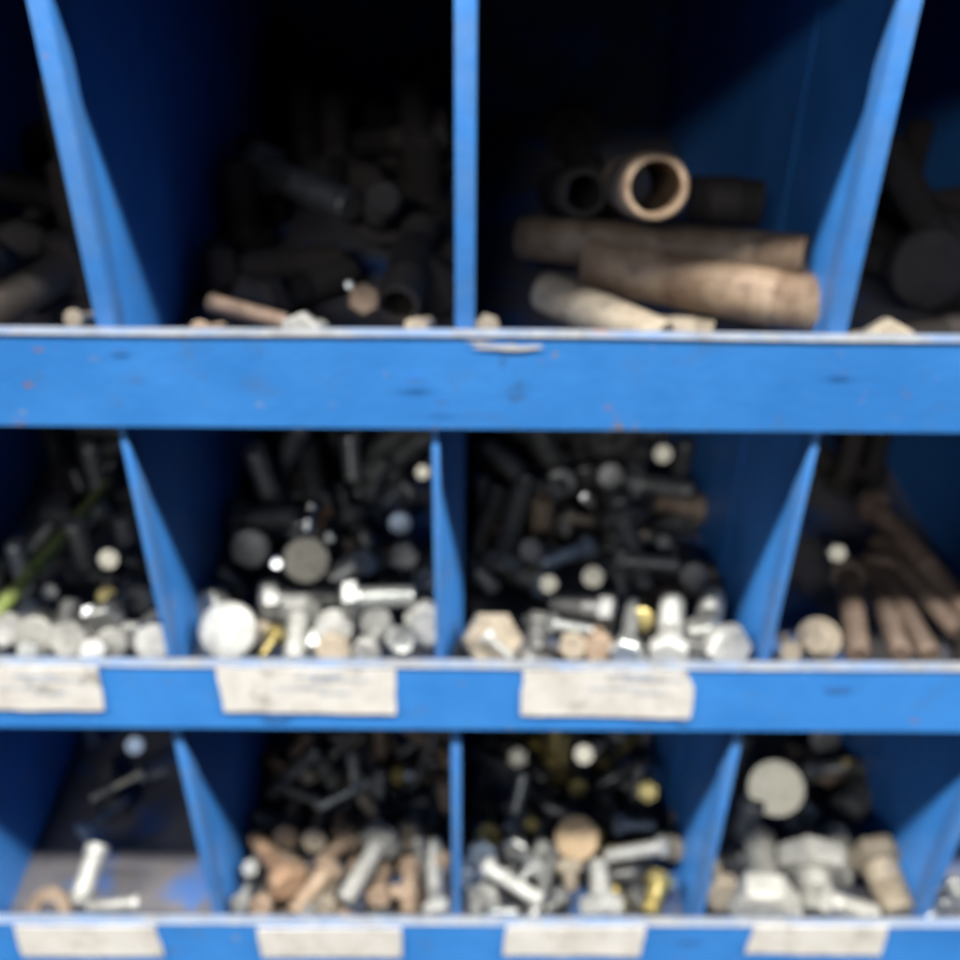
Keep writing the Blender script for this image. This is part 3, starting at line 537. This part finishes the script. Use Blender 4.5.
bolt('G', 'hex', 'z', 13, 17, (490, 912, -5), (518, 912, -7), 'bright stub lying on the lip under the slanting bolt', th=1)
bolt('G', 'round', 'g', 12, 27, (488, 836, -10), cup(0, 1, -.4), 'dark yellow round head behind the bluish grey one')
bolt('G', 'hex', 'z', 11, 23, (515, 849, -8), cup(.2, 1, -.3), 'grey zinc head left of the little white end')
bolt('G', 'hex', 'w', 10, 17, (543, 849, -7), cup(0, 1, -.6), 'little white end left of the copper-coloured disc', L=16)
bolt('G', 'hex', 'z', 12, 28, (535, 865, -8), (520, 880, -12), 'grey zinc head just above the slanting bright bolt')
bolt('G', 'hex', 'w', 17, 20, (662, 846, -5), (605, 857, -6), 'bright zinc bolt lying crosswise in the right half', th=.8)
bolt('G', 'hex', 'l', 12, 20, (618, 824, -9), (655, 826, -10), 'blue tinted bolt lying behind the crosswise zinc bolt')
bolt('G', 'round', 't', 12, 32, (670, 848, -8), cup(.3, 1, -.2), 'tan disc head against the right divider, third bin')
bolt('G', 'hex', 'g', 20, 26, (660, 880, -5), (649, 914, -9), 'yellow bolt with a bright spot in the right front corner', th=.6)
bolt('G', 'hex', 'l', 10, 19, (466, 878, -10), cup(0, 1, -.5), 'bluish small head tight in the left corner, third bin', L=16)
bolt('G', 'hex', 'g', 8, 15, (531, 824, -11), cup(0, 1, -.5), 'dim yellow small head behind the grey zinc heads', L=16)
bolt('G', 'hex', 'u', 14, 22, (560, 898, -12), (545, 912, -12), 'shaded grey bolt at the foot of the cream bolt')
# --- bottom row, fourth bin
bolt('H', 'disc', 'y', 24, 57, (776, 787, 8), ('m', 0, 0, 0), 'big cream disc head facing out, highest in the fourth bin', L=52)
bolt('H', 'hex', 'u', 16, 22, (806, 772, -9), (858, 764, -9), 'dull bolt lying crosswise right of the big cream disc', th=.8)
bolt('H', 'round', 'g', 7, 14, (849, 764, -6), cup(0, 1, -.6), 'tiny yellow glinting end right of the dull crosswise bolt', L=12)
bolt('H', 'hex', 's', 34, 62, (764, 905, -5), (759, 836, -7), 'thick pale bolt standing on its wide cream head at the lip', th=.6)
bolt('H', 'hex', 't', 24, 36, (722, 893, -6), cup(-.1, 1, -.4), 'cream block-like head in the left front corner, fourth bin', L=26)
bolt('H', 'hex', 's', 34, 62, (812, 862, -4), (815, 914, -8), 'thick grey bolt, head tilted up, middle of the fourth bin', th=.6)
bolt('H', 'hex', 's', 24, 32, (834, 838, -7), (842, 884, -9), 'grey shank-like bolt leaning on the thick middle one')
bolt('H', 'hex', 's', 22, 28, (823, 899, -3), (878, 915, -6), 'pale bolt lying along the lip towards the right', th=.8)
bolt('H', 'hex', 't', 34, 48, (876, 856, -5), (900, 914, -7), 'brown grey thick bolt slanting down right by the right divider', th=.6)
bolt('H', 'hex', 'u', 38, 50, (872, 782, -11), (845, 812, -12), 'large dark bolt in shadow at the rear right, fourth bin')
bolt('H', 'round', 'u', 14, 30, (825, 739, -10), cup(0, 1, -.5), 'dim disc head right under the blue lip, fourth bin')
bolt('H', 'hex', 'u', 20, 30, (800, 812, -11), (790, 830, -12), 'dim grey head below the big cream disc')
# --- bottom row, bin at the right edge
bolt('I', 'round', 'z', 7, 15, (954, 888, -4), cup(0, 1, -.7), 'bright small end at the right edge, upper one', L=16)
bolt('I', 'round', 'z', 6, 12, (945, 906, -8), cup(0, 1, -.7), 'bright small end at the right edge, lower one', L=14)
bolt('I', 'hex', 'z', 9, 18, (962, 900, -7), cup(0, 1, -.7), 'bright hex head cut by the right edge of the photo', L=16)
# --- top row
bolt('K', 'socket', 'm', 17, 18, (214, 303, -9), (286, 322, -10), 'long dusty pin lying behind the blue lip, top left-centre bin', th=.2)
bolt('K', 'hex', 'w', 18, 38, (301, 334, -6), cup(.1, 1, -.4), 'pinkish white lump-like head peeping over the lip', L=24)
bolt('K', 'hex', 't', 16, 24, (416, 330, -6), cup(.1, 1, -.4), 'tan head peeping over the lip near the centre divider', L=24)
bolt('K', 'round', 'b', 9, 22, (200, 331, -6), cup(.1, 1, -.4), 'dim brown head at the lip near the left divider, top row', L=20)
bolt('K', 'hex', 'k', 38, 46, (262, 168, -2), (352, 208, -3), 'thick dark bar-like bolt lying high in the dark heap')
bolt('K', 'round', 'z', 5, 8, (349, 285, -8), cup(0, 1, -.5), 'tiny glinting end in the dark top left-centre bin', L=12)
bolt('K', 'hex', 'b', 20, 28, (364, 299, -9), cup(0, 1, -.4), 'dim pinkish hex head below the tiny glint', L=24)
bolt('J', 'round', 't', 9, 20, (74, 319, -5), cup(0, 1, -.4), 'tan end peeping over the lip left of the first divider', L=20)
bolt('L', 'hex', 't', 10, 24, (487, 327, -5), cup(0, 1, -.4), 'light tan head peeping over the lip right of the centre divider', L=18)
bolt('N', 'hex', 't', 20, 50, (886, 347, -6), cup(0, 1, -.4), 'tan head peeping over the lip right of the last divider', L=24)
bolt('N', 'round', 'q', 30, 82, (930, 268, -4), cup(-.1, 1, -.35), 'large dim round head in the dark bin at the right edge', L=50)

# --- pipes: hollow, threaded and tapered at both ends
def pipe(b, mat, dpx, A, B, label, L=None, name='pipe_nipple', wall=0.13):
    lz = LIP[BIN[b][0]]
    a = on_z(A[0], A[1], lz+A[2]*MM)
    if B[0] == 'v': ax = Vector(B[1:]).normalized(); L = L*MM; c = a+ax*L
    else: c = on_z(B[0], B[1], lz+B[2]*MM); ax = (c-a).normalized(); L = (c-a).length
    r = mm_at(a, dpx)/2*MM; ri = r*(1-wall*2)
    bm = bmesh.new(); tl = min(0.30*L, 0.014)
    def thr(z0, z1, ra, rb_):
        n = max(4, int(abs(z1-z0)/0.0013)); o = []
        for i in range(n):
            f = i/n; z = z0+(z1-z0)*f; rr = ra+(rb_-ra)*f
            o += [(rr, z), (rr-0.00045, z+(z1-z0)/n*0.5)]
        return o
    body = thr(0.0008, tl, r*0.95, r*0.98) + [(r*0.99, tl), (r, tl+0.001), (r, L-tl-0.001), (r*0.99, L-tl)] + list(reversed([(q, L-z) for q, z in thr(0.0008, tl, r*0.95, r*0.98)]))
    prof = [(ri, 0.0), (r*0.88, 0.0)] + body + [(r*0.88, L), (ri, L)]
    rings = lathe(bm, prof, 40, close_ends=False)
    for k in range(40): bm.faces.new((rings[-1][k], rings[-1][(k+1) % 40], rings[0][(k+1) % 40], rings[0][k]))
    o = link(name, mesh_of(name, bm, M[MAT[mat]], True)); place(o, a, ax, 0.3)
    tag(o, label, 'pipe', 'steel pipe nipples in the top row')
    CAPS.append((a, c, r)); return o
pipe('L', 'p', 61, (827, 306, -3), (588, 262, -3), 'light brown pipe nipple lying in front, threaded end against the right divider')
pipe('L', 'p', 50, (806, 258, 8), (522, 238, -2), 'dark brown pipe nipple lying crosswise behind the light brown one')
pipe('L', 't', 44, (664, 341, -12), (543, 291, -12), 'short cream pipe nipple slanting down to the lip in front')
pipe('L', 't', 34, (713, 336, -14), (655, 331, -15), 'small tan pipe stub at the lip right of the cream one')
pipe('L', 'p', 70, (656, 187, 32.5), ('v', 0.03, 1.0, -0.32), 'open pipe nipple on top pointing at the viewer, pale rim', L=62)
pipe('L', 'q', 50, (584, 193, 18), ('v', -0.05, 1.0, -0.33), 'dim open pipe nipple left of the pale-rimmed one', L=70)
pipe('L', 'q', 48, (762, 203, 14), (688, 198, 14), 'short dark brown pipe nipple at the rear by the right divider')
pipe('K', 'q', 46, (398, 306, -12), ('v', 0.1, 1.0, 0.1), 'dark pipe end facing out near the centre divider, top row', L=50)

# --- a green rod and a washer
def rod(b, A, B, wpx, label):
    lz = LIP[BIN[b][0]]; a = on_z(A[0], A[1], lz+A[2]*MM); c = on_z(B[0], B[1], lz+B[2]*MM); L = (c-a).length; r = mm_at((a+c)/2, wpx)/2*MM
    bm = bmesh.new(); lathe(bm, [(r*0.2, 0), (r*0.8, 0.0015), (r, 0.004), (r, L*0.5), (r*0.93, L*0.52), (r*0.93, L-0.001), (r*0.8, L)], 18)
    root = link('green_rod', mesh_of('green_rod', bm, M['green'], True)); place(root, a, c-a)
    tag(root, label, 'rod'); CAPS.append((a, c, r)); return root
rod('A', (-8, 618, -2), (108, 484, -6), 14, 'green and brown rod slanting up from the left edge of the photo')
p = on_z(50, 914, LIP[3]-0.009)
bm = bmesh.new(); rg = lathe(bm, [(0.0052, 0), (0.0105, 0), (0.0105, 0.0018), (0.0052, 0.0018)], 32, close_ends=False)
for k in range(32): bm.faces.new((rg[-1][k], rg[-1][(k+1) % 32], rg[0][(k+1) % 32], rg[0][k]))
wsh = link('washer', mesh_of('washer', bm, M['brown'], True)); place(wsh, p, Vector((-0.25, -0.55, 0.75)))
tag(wsh, 'dull olive brown washer leaning behind the lip of the nearly empty bin', 'washer'); CAPS.append((p, p, 0.010))

# --- the heaps
DESC = {'zinc': 'bright zinc', 'dull': 'dull grey', 'white': 'whitish', 'dark': 'black', 'gold': 'yellow', 'brown': 'brown rusty', 'rust': 'orange rusty', 'tan': 'tan dusty', 'bluezinc': 'blue tinted', 'blackpipe': 'shade-darkened black', 'umber': 'dark brown', 'pipe': 'brown'}
SIZE = {'a': 'short hex', 'b': 'medium hex', 'c': 'small hex', 'd': 'round', 'e': 'short thin', 'f': 'longer thin', 'g': 'thick hex', 'h': 'stubby thick', 'i': 'long hex', 'j': 'long heavy hex', 'k': 'heavy round'}
def seg_pt(a, b, p):
    ab = b-a; l = ab.length_squared
    t = 0 if l < 1e-12 else max(0, min(1, (p-a).dot(ab)/l)); return (a+ab*t-p).length
hero_caps = list(CAPS)
hero_ctr = [(a+(b-a)*0.5, r) for a, b, r in hero_caps]
nfill = 0
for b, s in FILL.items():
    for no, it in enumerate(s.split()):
        v = it.split(','); k, m = v[0][0], MAT['q' if b in 'JKND' else v[0][1]]  # heaps in these bins get the darkest finish, deep shade put into the colour
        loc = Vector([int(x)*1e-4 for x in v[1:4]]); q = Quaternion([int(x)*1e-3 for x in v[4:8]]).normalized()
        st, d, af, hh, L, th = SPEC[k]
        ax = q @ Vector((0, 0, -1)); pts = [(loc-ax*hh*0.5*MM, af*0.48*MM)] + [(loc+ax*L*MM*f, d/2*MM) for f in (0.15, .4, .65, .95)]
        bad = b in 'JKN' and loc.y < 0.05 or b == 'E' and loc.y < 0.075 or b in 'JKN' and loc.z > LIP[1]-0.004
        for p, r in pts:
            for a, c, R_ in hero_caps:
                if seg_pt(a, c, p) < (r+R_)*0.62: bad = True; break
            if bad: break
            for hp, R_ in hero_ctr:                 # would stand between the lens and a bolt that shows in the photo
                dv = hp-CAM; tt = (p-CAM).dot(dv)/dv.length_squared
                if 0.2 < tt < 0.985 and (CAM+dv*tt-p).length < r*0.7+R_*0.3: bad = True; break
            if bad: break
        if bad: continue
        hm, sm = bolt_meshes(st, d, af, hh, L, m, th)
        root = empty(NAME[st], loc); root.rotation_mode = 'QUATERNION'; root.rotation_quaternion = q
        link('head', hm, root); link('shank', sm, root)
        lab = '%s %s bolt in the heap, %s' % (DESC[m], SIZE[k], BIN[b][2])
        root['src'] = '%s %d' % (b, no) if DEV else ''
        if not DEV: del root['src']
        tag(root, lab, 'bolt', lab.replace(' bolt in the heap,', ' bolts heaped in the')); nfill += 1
print('heroes', len(hero_caps), 'fillers kept', nfill)
